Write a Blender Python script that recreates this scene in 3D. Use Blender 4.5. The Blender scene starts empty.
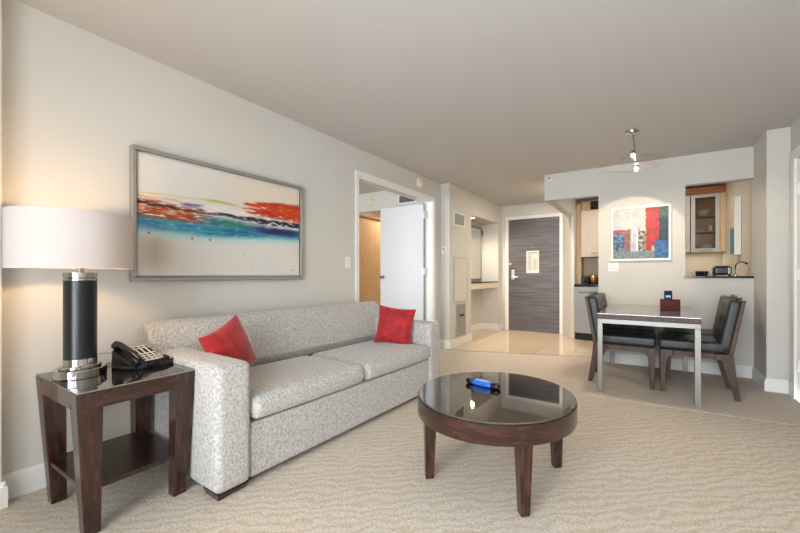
import bpy, bmesh, math, random
from mathutils import Vector, Matrix, noise, Euler
random.seed(7)
PI = math.pi
SC = bpy.context.scene
COL = SC.collection
KX, KY = 1.0395, .9657                       # plan scale of the survey, across and along the room
H = 2.46                                   # ceiling height

# ------------------------------------------------------------------ helpers
class MB:
    """collects shapes into one mesh"""
    def __init__(s): s.bm = bmesh.new()
    def box(s, x0, x1, y0, y1, z0, z1):
        m = Matrix.Translation(((x0+x1)/2, (y0+y1)/2, (z0+z1)/2)) @ Matrix.Diagonal((abs(x1-x0), abs(y1-y0), abs(z1-z0), 1))
        bmesh.ops.create_cube(s.bm, size=1, matrix=m); return s
    def obox(s, c, dims, rot):
        m = Matrix.Translation(c) @ Euler(rot).to_matrix().to_4x4() @ Matrix.Diagonal((*dims, 1))
        bmesh.ops.create_cube(s.bm, size=1, matrix=m); return s
    def hexa(s, bot, top):
        v = [s.bm.verts.new(p) for p in list(bot)+list(top)]
        n = len(bot)
        s.bm.faces.new(v[:n][::-1]); s.bm.faces.new(v[n:])
        for i in range(n):
            j = (i+1) % n
            s.bm.faces.new((v[i], v[j], v[n+j], v[n+i]))
        return s
    def prism(s, poly, z0, z1):
        return s.hexa([(x, y, z0) for x, y in poly], [(x, y, z1) for x, y in poly])
    def prism_y(s, poly, y0, y1):          # outline in x-z pushed along y
        return s.hexa([(x, y0, z) for x, z in poly], [(x, y1, z) for x, z in poly])
    def cyl(s, p0, p1, r0, r1=None, n=24):
        r1 = r0 if r1 is None else r1
        p0, p1 = Vector(p0), Vector(p1); d = p1-p0
        m = Matrix.Translation((p0+p1)/2) @ d.to_track_quat('Z', 'Y').to_matrix().to_4x4()
        bmesh.ops.create_cone(s.bm, cap_ends=True, segments=n, radius1=r0, radius2=r1, depth=d.length, matrix=m); return s
    def lathe(s, prof, c=(0, 0, 0), n=40, closed=False):
        rings = []
        for r, z in prof:
            rings.append([s.bm.verts.new((c[0]+r*math.cos(2*PI*k/n), c[1]+r*math.sin(2*PI*k/n), c[2]+z)) for k in range(n)])
        m = len(rings)
        for i in range(m if closed else m-1):
            a, b = rings[i], rings[(i+1) % m]
            for k in range(n):
                s.bm.faces.new((a[k], a[(k+1) % n], b[(k+1) % n], b[k]))
        if not closed:
            if prof[0][0] > 1e-5: s.bm.faces.new(rings[0][::-1])
            if prof[-1][0] > 1e-5: s.bm.faces.new(rings[-1])
        return s
    def tube(s, pts, r, n=8):
        pts = [Vector(p) for p in pts]; rings = []
        up = Vector((0, 0, 1))
        for i, p in enumerate(pts):
            t = (pts[min(i+1, len(pts)-1)]-pts[max(i-1, 0)]).normalized()
            a = t.cross(up)
            if a.length < 1e-3: a = t.cross(Vector((1, 0, 0)))
            a.normalize(); b = t.cross(a).normalized()
            rings.append([s.bm.verts.new(p+(a*math.cos(2*PI*k/n)+b*math.sin(2*PI*k/n))*r) for k in range(n)])
        for i in range(len(rings)-1):
            for k in range(n):
                s.bm.faces.new((rings[i][k], rings[i][(k+1) % n], rings[i+1][(k+1) % n], rings[i+1][k]))
        s.bm.faces.new(rings[0][::-1]); s.bm.faces.new(rings[-1]); return s
    def soft(s, c, dims, n=12, bulge=(.0, .0, .12), rot=None, r=.03):
        """upholstered block: rounded edges, faces that swell in the middle"""
        b = bmesh.new(); bmesh.ops.create_cube(b, size=2)
        bmesh.ops.subdivide_edges(b, edges=b.edges[:], cuts=n-1, use_grid_fill=True)
        M_ = Matrix.Translation(c) @ (Euler(rot).to_matrix().to_4x4() if rot else Matrix())
        h = [q/2 for q in dims]; r = min(r, min(h)*.95)
        def spread(q, hh):
            k = (abs(q)*n/2); e = n/2-3; sg = 1 if q > 0 else -1
            if k <= e: return sg*(hh-r)*k/e
            return sg*(hh-r+r*math.tan((k-e)/3*PI/4))
        for v in b.verts:
            p = Vector([spread(v.co[a], h[a]) for a in range(3)])
            q = Vector([max(-(h[a]-r), min(h[a]-r, p[a])) for a in range(3)])
            d = p-q
            if d.length > 1e-9: p = q+d.normalized()*r
            x, y, z = [p[a]/h[a] for a in range(3)]
            fx, fy, fz = 1-abs(x)**3, 1-abs(y)**3, 1-abs(z)**3
            fx, fy, fz = max(0, fx), max(0, fy), max(0, fz)
            v.co = M_ @ Vector((p.x*(1+bulge[0]*fy*fz), p.y*(1+bulge[1]*fx*fz), p.z*(1+bulge[2]*fx*fy)))
        me = bpy.data.meshes.new('t'); b.to_mesh(me); b.free(); s.bm.from_mesh(me); bpy.data.meshes.remove(me); return s
    def build(s, name, mat, parent=None, smooth=True, bevel=0, seg=2, angle=35, subsurf=0):
        bmesh.ops.recalc_face_normals(s.bm, faces=s.bm.faces[:])
        me = bpy.data.meshes.new(name); s.bm.to_mesh(me); s.bm.free()
        o = bpy.data.objects.new(name, me); COL.objects.link(o)
        if mat: me.materials.append(mat)
        if parent: o.parent = parent
        if bevel:
            md = o.modifiers.new('bevel', 'BEVEL'); md.width = bevel; md.segments = seg; md.limit_method = 'ANGLE'; md.angle_limit = math.radians(40)
            md.harden_normals = True
        if subsurf:
            md = o.modifiers.new('sub', 'SUBSURF'); md.levels = subsurf; md.render_levels = subsurf
        if smooth:
            me.polygons.foreach_set('use_smooth', [True]*len(me.polygons))
            if not subsurf: me.set_sharp_from_angle(angle=math.radians(angle))
        return o

def tag(o, label=None, cat=None, group=None, kind=None):
    if label: o['label'] = label
    if cat: o['category'] = cat
    if group: o['group'] = group
    if kind: o['kind'] = kind
    return o
def thing(name, label, cat, loc=(0, 0, 0), rz=0, group=None):
    o = bpy.data.objects.new(name, None); COL.objects.link(o)
    o.empty_display_size = .1
    o.location = W3(loc); o.rotation_euler = (0, 0, rz)
    return tag(o, label, cat, group)
def shift_y(x, y):
    if x < -2.3: return .097
    if y > 6.9 and x < -1.07: return .067
    if y > 5.2: return 0
    return -.0374*x
def W3(p): return (p[0]*KX, p[1]*KY+shift_y(p[0], p[1]), p[2])
def fit(o, kx=KX, ky=KY):
    """scale the plan of a thing's meshes"""
    for c in ([o] if o.type == 'MESH' else [])+list(o.children_recursive):
        if c.type == 'MESH': c.data.transform(Matrix.Diagonal((kx, ky, 1, 1)))
    return o
def settle(o, dy=0):
    """move the fittings of a door to the scaled plan without changing their size"""
    for c in o.children:
        b = [Vector(q) for q in c.bound_box]; m = sum(b, Vector())/8
        c.data.transform(Matrix.Translation((m.x*(KX-1), m.y*(KY-1)+dy, 0)))
def struct(o, label=None, dy=0, skew=0):
    o['kind'] = 'structure'
    fit(o)
    for v in o.data.vertices: v.co.y += dy+skew*v.co.x/KX
    if label: o['label'] = label
    return o
def dup(root, loc, rz, label):
    r = root.copy(); COL.objects.link(r); r.location = W3(loc); r.rotation_euler = (0, 0, rz); r['label'] = label
    for ch in list(root.children):
        c = ch.copy(); COL.objects.link(c); c.parent = r
        for g in list(ch.children):
            d = g.copy(); COL.objects.link(d); d.parent = c
    return r

# ------------------------------------------------------------------ materials
def lin(c):
    return tuple(((v/255)/12.92 if v/255 <= .04045 else ((v/255+.055)/1.055)**2.4) for v in c)+(1,)
def mat(name, col, rough=.5, metal=0, ior=1.5, spec=.5, coat=0, var=0, vscale=20, bump=0, bscale=200, trans=0, emit=None, es=0, sheen=0, stretch=None, col2=None):
    m = bpy.data.materials.new(name); m.use_nodes = True
    nt = m.node_tree; N = nt.nodes; L = nt.links
    b = N['Principled BSDF']
    c = lin(col)
    b.inputs['Base Color'].default_value = c
    b.inputs['Roughness'].default_value = rough; b.inputs['Metallic'].default_value = metal
    b.inputs['IOR'].default_value = ior; b.inputs['Specular IOR Level'].default_value = spec
    b.inputs['Coat Weight'].default_value = coat; b.inputs['Transmission Weight'].default_value = trans
    if sheen: b.inputs['Sheen Weight'].default_value = sheen; b.inputs['Sheen Roughness'].default_value = .4
    if emit: b.inputs['Emission Color'].default_value = lin(emit); b.inputs['Emission Strength'].default_value = es
    tc = N.new('ShaderNodeTexCoord'); mp = N.new('ShaderNodeMapping'); L.new(tc.outputs['Object'], mp.inputs['Vector'])
    if stretch: mp.inputs['Scale'].default_value = stretch
    if var or col2:
        nz = N.new('ShaderNodeTexNoise'); nz.inputs['Scale'].default_value = vscale; nz.inputs['Detail'].default_value = 5
        L.new(mp.outputs[0], nz.inputs['Vector'])
        rp = N.new('ShaderNodeValToRGB'); L.new(nz.outputs['Fac'], rp.inputs['Fac'])
        if col2: c2 = lin(col2)
        else: c2 = tuple(min(1, v*(1+var)) for v in c[:3])+(1,); c = tuple(v*(1-var) for v in c[:3])+(1,)
        rp.color_ramp.elements[0].position = .36; rp.color_ramp.elements[1].position = .64
        rp.color_ramp.elements[0].color = c; rp.color_ramp.elements[1].color = c2
        L.new(rp.outputs[0], b.inputs['Base Color'])
    if bump:
        n2 = N.new('ShaderNodeTexNoise'); n2.inputs['Scale'].default_value = bscale; n2.inputs['Detail'].default_value = 3
        L.new(mp.outputs[0], n2.inputs['Vector'])
        bp = N.new('ShaderNodeBump'); bp.inputs['Strength'].default_value = bump; bp.inputs['Distance'].default_value = .01
        L.new(n2.outputs['Fac'], bp.inputs['Height']); L.new(bp.outputs[0], b.inputs['Normal'])
    return m
def mat_attr(name, rough=.6):
    m = bpy.data.materials.new(name); m.use_nodes = True; nt = m.node_tree
    a = nt.nodes.new('ShaderNodeVertexColor'); a.layer_name = 'paint'
    b = nt.nodes['Principled BSDF']; b.inputs['Roughness'].default_value = rough
    nt.links.new(a.outputs['Color'], b.inputs['Base Color']); return m
def mat_clear(name, tint=(1, 1, 1), refl=.5, rough=.0):
    """clear sheet glass: lets light straight through, mirrors at a slant"""
    m = bpy.data.materials.new(name); m.use_nodes = True; nt = m.node_tree; N = nt.nodes; L = nt.links
    for n in list(N):
        if n.type == 'BSDF_PRINCIPLED': N.remove(n)
    out = [n for n in N if n.type == 'OUTPUT_MATERIAL'][0]
    t = N.new('ShaderNodeBsdfTransparent'); t.inputs[0].default_value = (*tint, 1)
    g = N.new('ShaderNodeBsdfGlossy'); g.inputs['Roughness'].default_value = rough
    f = N.new('ShaderNodeFresnel'); f.inputs['IOR'].default_value = 1.5
    mu = N.new('ShaderNodeMath'); mu.operation = 'MULTIPLY'; mu.inputs[1].default_value = refl; L.new(f.outputs[0], mu.inputs[0])
    mx = N.new('ShaderNodeMixShader'); L.new(mu.outputs[0], mx.inputs[0]); L.new(t.outputs[0], mx.inputs[1]); L.new(g.outputs[0], mx.inputs[2])
    L.new(mx.outputs[0], out.inputs['Surface']); return m

M = {}
M['wall'] = mat('wall paint', (208, 205, 198), .75, bump=.04, bscale=350, var=.012, vscale=3)
M['wall_kitchen'] = mat('kitchen wall paint', (204, 194, 178), .7, bump=.04, bscale=350)
M['ceiling'] = mat('ceiling paint', (194, 191, 187), .9, bump=.05, bscale=250)
M['white'] = mat('white trim paint', (235, 234, 230), .4)
M['door_white'] = mat('white door paint', (216, 216, 218), .35)
M['wood'] = mat('espresso stained wood', (31, 15, 11), .27, col2=(68, 35, 25), vscale=9, stretch=(6, 6, .9), coat=.35, bump=.03, bscale=60)
M['wood_h'] = mat('espresso stained wood across', (31, 15, 11), .27, col2=(66, 34, 24), vscale=9, stretch=(1.2, 1.2, 7), coat=.35)
M['shelf_wood'] = mat('near black shelf wood', (30, 17, 14), .3, col2=(46, 27, 21), vscale=12, stretch=(1, 6, 1), coat=.2)
M['chair_wood'] = mat('walnut stained chair wood', (58, 40, 33), .45, col2=(88, 62, 50), vscale=14, stretch=(5, 5, 1))
M['leather'] = mat('black leather', (44, 47, 46), .34, var=.25, vscale=9, bump=.15, bscale=260)
M['chrome'] = mat('polished chrome', (176, 174, 170), .08, 1)
M['steel'] = mat('brushed steel', (146, 143, 138), .45, 1, var=.06, vscale=40, stretch=(1, 1, 30))
M['satin'] = mat('satin nickel', (214, 212, 208), .3, .35)
M['silver'] = mat('silver frame', (168, 164, 157), .38, .6)
M['black'] = mat('black plastic', (16, 17, 20), .35)
M['black_gloss'] = mat('black enamel', (14, 15, 20), .28, var=.2, vscale=80)
M['fabric'] = mat('silver grey chenille', (160, 157, 152), .85, col2=(203, 200, 195), vscale=66, bump=.35, bscale=160, sheen=.35, stretch=(1.5, 1, 1))
M['red'] = mat('red velvet', (166, 22, 28), .7, var=.28, vscale=14, bump=.3, bscale=120, sheen=.5)
M['dark_glass'] = mat('dark glass table top', (26, 19, 15), .025, ior=3.6, spec=.5)
M['side_glass'] = mat('glass over espresso wood', (34, 26, 22), .03, ior=4.6)
M['table_glass'] = mat('glass over pale top', (150, 150, 146), .05, ior=1.9)
M['entry_wood'] = mat('grey woodgrain laminate', (84, 82, 87), .4, col2=(108, 105, 109), vscale=3.2, stretch=(.7, 1, 10))
M['maple'] = mat('pale maple veneer', (206, 170, 128), .45, col2=(220, 188, 148), vscale=8, stretch=(6, 6, .6))
M['maple_light'] = mat('cream maple door', (224, 206, 184), .45, col2=(232, 216, 196), vscale=8, stretch=(6, 6, .6))
M['maple_dark'] = mat('reddish maple valance', (150, 92, 58), .45, col2=(172, 110, 70), vscale=8, stretch=(.6, 6, 6))
M['granite'] = mat('black granite', (22, 22, 24), .12, col2=(40, 40, 44), vscale=120)
M['paper'] = mat('paper', (222, 219, 212), .8)
M['ink'] = mat('grey print', (132, 128, 126), .8)
M['grille'] = mat('grey grille paint', (190, 188, 182), .5)
M['grille_blue'] = mat('blue grey grille', (186, 196, 200), .5)
M['cream'] = mat('cream plastic', (226, 216, 192), .45)
M['mirror'] = mat('mirror glass', (235, 235, 232), .02, 1)
M['copper'] = mat('copper pan metal', (196, 140, 96), .2, 1)
M['china'] = mat('white china', (236, 234, 228), .2)
M['blue'] = mat('bright blue plastic', (40, 104, 200), .25, coat=.3)
M['blue_light'] = mat('pale blue keypad', (120, 176, 235), .35)
M['card'] = mat('navy blue card', (18, 26, 62), .6, spec=.2)
M['box'] = mat('mahogany box', (60, 10, 10), .5, spec=.2, col2=(92, 22, 20), vscale=10, stretch=(1, 1, 6))
M['glass'] = mat_clear('clear glass', (1, 1, 1), .14)
M['pane'] = mat_clear('window glass', (1, 1, 1), .6)
M['cab_glass'] = mat_clear('cabinet glass', (.86, .84, .81), .8)
M['bulb'] = mat('lit halogen bulb', (255, 240, 210), .3, emit=(255, 226, 170), es=14)
M['lit'] = mat('lit downlight lens', (255, 240, 210), .3, emit=(255, 222, 160), es=14)
M['kick'] = mat('black toe kick', (18, 18, 18), .6)
M['cord'] = mat('grey cord', (70, 66, 62), .5)

def mat_shade():
    m = bpy.data.materials.new('linen lamp shade'); m.use_nodes = True; nt = m.node_tree; N = nt.nodes; L = nt.links
    out = [n for n in N if n.type == 'OUTPUT_MATERIAL'][0]
    d = N['Principled BSDF']; d.inputs['Base Color'].default_value = lin((206, 196, 190)); d.inputs['Roughness'].default_value = .9
    t = N.new('ShaderNodeBsdfTranslucent'); t.inputs[0].default_value = lin((246, 226, 206))
    w = N.new('ShaderNodeTexNoise'); w.inputs['Scale'].default_value = 60; tc = N.new('ShaderNodeTexCoord'); mp = N.new('ShaderNodeMapping'); mp.inputs['Scale'].default_value = (1, 1, 12)
    L.new(tc.outputs['Object'], mp.inputs[0]); L.new(mp.outputs[0], w.inputs['Vector'])
    bp = N.new('ShaderNodeBump'); bp.inputs['Strength'].default_value = .08; L.new(w.outputs['Fac'], bp.inputs['Height']); L.new(bp.outputs[0], d.inputs['Normal'])
    mx = N.new('ShaderNodeMixShader'); mx.inputs[0].default_value = .06
    L.new(d.outputs[0], mx.inputs[1]); L.new(t.outputs[0], mx.inputs[2]); L.new(mx.outputs[0], out.inputs['Surface']); return m
M['shade'] = mat_shade()

def mat_carpet():
    m = bpy.data.materials.new('beige patterned carpet'); m.use_nodes = True; nt = m.node_tree; N = nt.nodes; L = nt.links
    b = N['Principled BSDF']; b.inputs['Roughness'].default_value = .95; b.inputs['Specular IOR Level'].default_value = .1
    tc = N.new('ShaderNodeTexCoord'); mp = N.new('ShaderNodeMapping'); L.new(tc.outputs['Object'], mp.inputs[0])
    mp.inputs['Rotation'].default_value = (0, 0, math.radians(-38))
    w = N.new('ShaderNodeTexWave'); w.wave_type = 'BANDS'; w.bands_direction = 'Y'; w.inputs['Scale'].default_value = 6
    w.inputs['Distortion'].default_value = 12; w.inputs['Detail'].default_value = 4; w.inputs['Detail Scale'].default_value = .9; w.inputs['Detail Roughness'].default_value = .62
    L.new(mp.outputs[0], w.inputs['Vector'])
    r = N.new('ShaderNodeValToRGB'); L.new(w.outputs['Fac'], r.inputs['Fac'])
    e = r.color_ramp.elements; e[0].position = .08; e[0].color = lin((206, 190, 169)); e[1].position = .9; e[1].color = lin((216, 206, 194))
    k = e.new(.42); k.color = lin((212, 202, 187))
    n = N.new('ShaderNodeTexNoise'); n.inputs['Scale'].default_value = 95; n.inputs['Detail'].default_value = 2; L.new(tc.outputs['Object'], n.inputs['Vector'])
    r2 = N.new('ShaderNodeValToRGB'); L.new(n.outputs['Fac'], r2.inputs['Fac'])
    r2.color_ramp.elements[0].position = .3; r2.color_ramp.elements[0].color = (.76, .76, .76, 1); r2.color_ramp.elements[1].position = .7; r2.color_ramp.elements[1].color = (1.1, 1.1, 1.1, 1)
    mu = N.new('ShaderNodeMix'); mu.data_type = 'RGBA'; mu.blend_type = 'MULTIPLY'; mu.inputs[0].default_value = 1
    L.new(r.outputs[0], mu.inputs[6]); L.new(r2.outputs[0], mu.inputs[7]); L.new(mu.outputs[2], b.inputs['Base Color'])
    bp = N.new('ShaderNodeBump'); bp.inputs['Strength'].default_value = .35; bp.inputs['Distance'].default_value = .01
    L.new(n.outputs['Fac'], bp.inputs['Height']); L.new(bp.outputs[0], b.inputs['Normal']); return m
M['carpet'] = mat_carpet()
M['carpet_dining'] = mat('taupe streaked carpet tone', (204, 190, 172), .95, spec=.1, col2=(216, 206, 192), vscale=7, stretch=(1.2, 9, 1), bump=.3, bscale=160)  # streaked taupe tone for the floor around the dining table
def mat_tile():
    m = bpy.data.materials.new('polished beige floor tile'); m.use_nodes = True; nt = m.node_tree; N = nt.nodes; L = nt.links
    b = N['Principled BSDF']; b.inputs['Roughness'].default_value = .12; b.inputs['IOR'].default_value = 1.6
    tc = N.new('ShaderNodeTexCoord'); br = N.new('ShaderNodeTexBrick'); L.new(tc.outputs['Object'], br.inputs['Vector'])
    br.offset = 0; br.inputs['Scale'].default_value = 1; br.inputs['Brick Width'].default_value = .46; br.inputs['Row Height'].default_value = .46
    br.inputs['Mortar Size'].default_value = .004; br.inputs['Color1'].default_value = lin((220, 200, 174)); br.inputs['Color2'].default_value = lin((213, 192, 165)); br.inputs['Mortar'].default_value = lin((186, 160, 130))
    L.new(br.outputs['Color'], b.inputs['Base Color']); return m
M['tile'] = mat_tile()

# ------------------------------------------------------------------ the room
# floors
cp = [(-2.45, 4.715), (-.525, 5.43)]       # slanting edge between carpet and tile
fl = MB().prism([(-6.1, -1.3), (1.065, -1.3), (1.065, 4.78), (.905, 4.78), (.905, 5.31), (-.525, 5.28), cp[1], cp[0], (-2.45, 4.83), (-6.1, 4.83)], -.1, 0)
struct(fl.build('floor', M['carpet'], smooth=False), skew=-.0374)
struct(MB().prism([(-.56, 3.66), (.5, 3.77), (1.06, 3.83), (1.06, 4.775), (.9, 4.775), (.9, 5.235), (-.5, 5.235), (-.6, 5.3), (-.86, 4.92)], 0.0, .002).build('floor_dining', M['carpet_dining'], smooth=False), skew=-.0374)  # thin sheet giving the dining end of the carpet its own tone
struct(MB().prism([cp[0], cp[1], (-.525, 5.37), (.905, 5.37), (.905, 7.45), (-5, 7.45), (-5, 4.83), (-2.45, 4.83)], -.1, -.002).build('floor_hall', M['tile'], smooth=False), skew=-.0374)
struct(MB().box(-6.2, 1.3, -1.5, 7.6, H, H+.1).build('ceiling', M['ceiling'], smooth=False))

# left wall with the wide doorway to the bedroom
w = MB()
w.box(-2.71, -2.59, .333, 2.955, 0, H).box(-2.71, -2.59, 2.955, 4.575, 2.165, H).box(-2.71, -2.59, 4.575, 4.83, 0, H)
struct(w.build('wall_left', M['wall'], smooth=False), dy=.097)
struct(MB().box(-2.71, -2.515, -1.3, .333, 0, H).build('wall_pier', M['wall'], smooth=False), dy=.097)
# hall side wall: duct column, vanity niche
w = MB()
w.box(-2.80, -2.45, 4.83, 5.626, 0, H).box(-2.80, -2.45, 6.93, 7.15, 0, H).box(-2.80, -2.45, 5.626, 6.93, 2.10, H).box(-2.92, -2.80, 4.83, 7.27, 0, H)
struct(w.build('wall_hall', M['wall'], smooth=False), dy=.097)
# entry wall with door opening
w = MB()
w.box(-2.80, -2.305, 7.15, 7.27, 0, H).box(-2.305, -1.37, 7.15, 7.27, 2.175, H).box(-1.37, -1.06, 7.15, 7.27, 0, H)
w.prism([(-1.32, 7.15), (-1.115, 6.74), (-1.06, 6.74), (-1.06, 7.15)], 0, H)
struct(w.build('wall_entry', M['wall'], smooth=False), dy=.067)
# dining wall, soffit and beam
w = MB()
w.box(-.54, .333, 5.25, 5.37, 0, 2.11).box(.333, .905, 5.25, 5.37, 0, 1.06).box(.333, .905, 5.25, 5.37, 2.125, H)
w.box(-1.19, .333, 5.25, 5.37, 2.11, H).box(-1.19, -1.08, 5.37, 7.15, 2.11, H)
struct(w.build('wall_dining', M['wall'], smooth=False))
# right wall
w = MB()
w.box(.905, 1.185, 4.78, 5.42, 0, H).box(1.065, 1.185, 4.60, 4.78, 0, H).box(1.065, 1.185, 3.75, 4.60, 2.12, H).box(1.065, 1.185, -1.3, 3.75, 0, H)
struct(w.build('wall_right', M['wall'], smooth=False), dy=-.036)
w = MB().box(.905, 1.02, 5.37, 7.45, 0, H).box(-1.06, .905, 7.35, 7.45, 0, H).box(-1.18, -1.061, 7.29, 7.45, 0, H)
struct(w.build('wall_kitchen', M['wall_kitchen'], smooth=False))
# window wall behind the camera
w = MB()
w.box(-6.2, -5.6, -1.42, -1.3, 0, H).box(-3.2, -1.45, -1.42, -1.3, 0, H).box(.95, 1.185, -1.42, -1.3, 0, H)
w.box(-5.6, -3.2, -1.42, -1.3, 0, .4).box(-5.6, -3.2, -1.42, -1.3, 2.34, H).box(-1.45, .95, -1.42, -1.3, 0, .12).box(-1.45, .95, -1.42, -1.3, 2.36, H)
struct(w.build('wall_window', M['wall'], smooth=False))
# bedroom shell beyond the doorway
w = MB()
w.box(-6.2, -4.62, 4.72, 4.83, 0, H).box(-3.5, -2.71, 4.72, 4.83, 0, H).box(-4.62, -3.5, 4.72, 4.83, 2.15, H)
w.box(-6.2, -6.1, -1.3, 4.72, 0, H).box(-6.2, -2.92, 7.3, 7.45, 0, H).box(-4.9, -4.8, 4.83, 7.3, 0, H)
struct(w.build('wall_bedroom', M['wall'], smooth=False), dy=.097)

def window(idx, x0, x1, z0, z1, n):
    f = MB(); t = .05
    f.box(x0, x1, -1.40, -1.33, z0, z0+t).box(x0, x1, -1.40, -1.33, z1-t, z1)
    for k in range(n+1):
        x = x0+(x1-x0-t)*k/n
        f.box(x, x+t, -1.40, -1.33, z0+t, z1-t)
    o = struct(f.build('window_%d' % idx, M['white'], smooth=False))
    for k in range(n):
        xa = x0+(x1-x0-t)*k/n+t; xb = x0+(x1-x0-t)*(k+1)/n
        MB().box(xa, xb, -1.368, -1.362, z0+t, z1-t).build('window_pane', M['pane'], o, smooth=False)
    for c in o.children: fit(c)
window(1, -1.45, .95, .12, 2.36, 3)
window(2, -5.6, -3.2, .4, 2.34, 3)

# baseboards
def base_profile(mb, p, q, nrm, h=.125, t=.018):
    """baseboard from p to q, standing off the wall along nrm"""
    p, q, nrm = Vector(p), Vector(q), Vector(nrm)
    a = [p, q, q+nrm*t, p+nrm*t]
    mb.hexa([(v.x, v.y, 0) for v in a], [(v.x, v.y, h-.025) for v in a])
    a = [p, q, q+nrm*t*.55, p+nrm*t*.55]
    mb.hexa([(v.x, v.y, h-.025) for v in a], [(v.x, v.y, h) for v in a])
b = MB(); base_profile(b, (-2.59, .333), (-2.59, 2.905), (1, 0)); base_profile(b, (-2.59, 4.63), (-2.59, 4.83), (1, 0))
struct(b.build('baseboard_left', M['white'], smooth=False), dy=.097)
b = MB(); base_profile(b, (-2.515, -1.3), (-2.515, .333), (1, 0)); base_profile(b, (-2.59, .333), (-2.498, .333), (0, 1))
struct(b.build('baseboard_pier', M['white'], smooth=False), dy=.097)
b = MB(); base_profile(b, (-2.59, 4.83), (-2.432, 4.83), (0, -1)); base_profile(b, (-2.45, 4.83), (-2.45, 5.626), (1, 0)); base_profile(b, (-2.80, 5.626), (-2.80, 6.93), (1, 0))
base_profile(b, (-2.80, 6.93), (-2.432, 6.93), (0, -1)); base_profile(b, (-2.45, 6.93), (-2.45, 7.15), (1, 0)); base_profile(b, (-2.45, 5.626), (-2.78, 5.626), (0, 1))
struct(b.build('baseboard_hall', M['white'], smooth=False), dy=.097)
b = MB(); base_profile(b, (-.543, 5.25), (.905, 5.25), (0, -1)); base_profile(b, (-.525, 5.25), (-.525, 5.37), (-1, 0))
struct(b.build('baseboard_dining', M['white'], smooth=False))
b = MB(); base_profile(b, (.905, 4.762), (.905, 5.285), (-1, 0)); base_profile(b, (.905, 4.78), (1.047, 4.78), (0, -1)); base_profile(b, (1.065, 4.68), (1.065, 4.78), (-1, 0)); base_profile(b, (1.065, -1.3), (1.065, 3.68), (-1, 0))
struct(b.build('baseboard_right', M['white'], smooth=False), dy=-.036)

# door casings
t1 = MB().box(-2.59, -2.575, 2.905, 2.955, 0, 2.215).box(-2.59, -2.575, 4.575, 4.63, 0, 2.215).box(-2.59, -2.575, 2.955, 4.575, 2.165, 2.215)
t1.box(-2.71, -2.59, 2.955, 2.965, 0, 2.165).box(-2.71, -2.59, 4.565, 4.575, 0, 2.165).box(-2.71, -2.59, 2.965, 4.565, 2.150, 2.165)
struct(t1.build('trim_1', M['white'], smooth=False), 'white painted casing around the wide bedroom doorway', dy=.097)
struct(MB().box(-2.675, -2.625, 2.967, 4.2, 2.128, 2.150).build('trim_2', M['grille'], smooth=False), dy=.097)
t3 = MB().box(-2.365, -2.305, 7.13, 7.15, 0, 2.235).box(-1.37, -1.318, 7.13, 7.15, 0, 2.235).box(-2.305, -1.37, 7.13, 7.15, 2.175, 2.235)
struct(t3.build('trim_3', M['white'], smooth=False), dy=.067)
t4 = MB().box(1.045, 1.065, 4.60, 4.68, 0, 2.20).box(1.045, 1.065, 3.68, 3.75, 0, 2.20).box(1.045, 1.065, 3.75, 4.60, 2.12, 2.20)
struct(t4.build('trim_4', M['white'], smooth=False), dy=-.036)
struct(MB().prism([cp[0], cp[1], (cp[1][0]-.012, cp[1][1]+.02), (cp[0][0], cp[0][1]+.022)], -.003, .001).build('trim_5', M['steel'], smooth=False), skew=-.0374)

# entry door
d = struct(MB().box(-2.303, -1.372, 7.165, 7.21, 0, 2.172).build('door_1', M['entry_wood'], smooth=False), 'grey woodgrain entry door at the end of the hall', dy=.067)
MB().box(-2.255, -2.19, 7.145, 7.165, 1.0, 1.20).build('lock_plate', M['satin'], d, bevel=.008)
MB().box(-2.257, -2.188, 7.14, 7.165, 1.20, 1.225).build('card_reader', M['black'], d, bevel=.004)
MB().cyl((-2.222, 7.147, 1.055), (-2.222, 7.09, 1.055), .012).tube([(-2.222, 7.092, 1.055), (-2.18, 7.09, 1.056), (-2.11, 7.092, 1.052)], .010).build('door_handle', M['satin'], d)
MB().cyl((-2.275, 7.148, 1.31), (-2.275, 7.166, 1.31), .02).box(-2.30, -2.255, 7.135, 7.15, 1.298, 1.322).build('swing_latch', M['cream'], d)
MB().cyl((-1.86, 7.158, 1.62), (-1.86, 7.166, 1.62), .008).build('peephole', M['chrome'], d)
for z in (.25, 1.1, 1.95):
    MB().cyl((-1.371, 7.158, z-.05), (-1.371, 7.158, z+.05), .007, n=10).build('hinge', M['steel'], d)
settle(d, .067)
# bedroom door leaf, standing open into the bedroom
d = struct(MB().box(-3.455, -2.70, 4.495, 4.535, .01, 2.125).build('door_2', M['door_white'], bevel=.003), 'white flush door standing open into the bedroom', dy=.097)
k = MB(); k.lathe([(.0, 0), (.022, 0), (.024, .006), (.012, .012), (.011, .035), (.024, .045), (.027, .058), (.018, .068), (0, .07)], n=20)
k.bm.transform(Matrix.Translation((-3.40, 4.495, 1.06)) @ Matrix.Rotation(PI/2, 4, 'X')); k.build('door_knob', M['steel'], d)
for z in (.3, 1.14, 1.96):
    MB().box(-2.70, -2.672, 4.488, 4.56, z-.05, z+.05).cyl((-2.694, 4.486, z-.05), (-2.694, 4.486, z+.05), .008, n=10).build('hinge', M['white'], d)
settle(d, .097)
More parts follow.
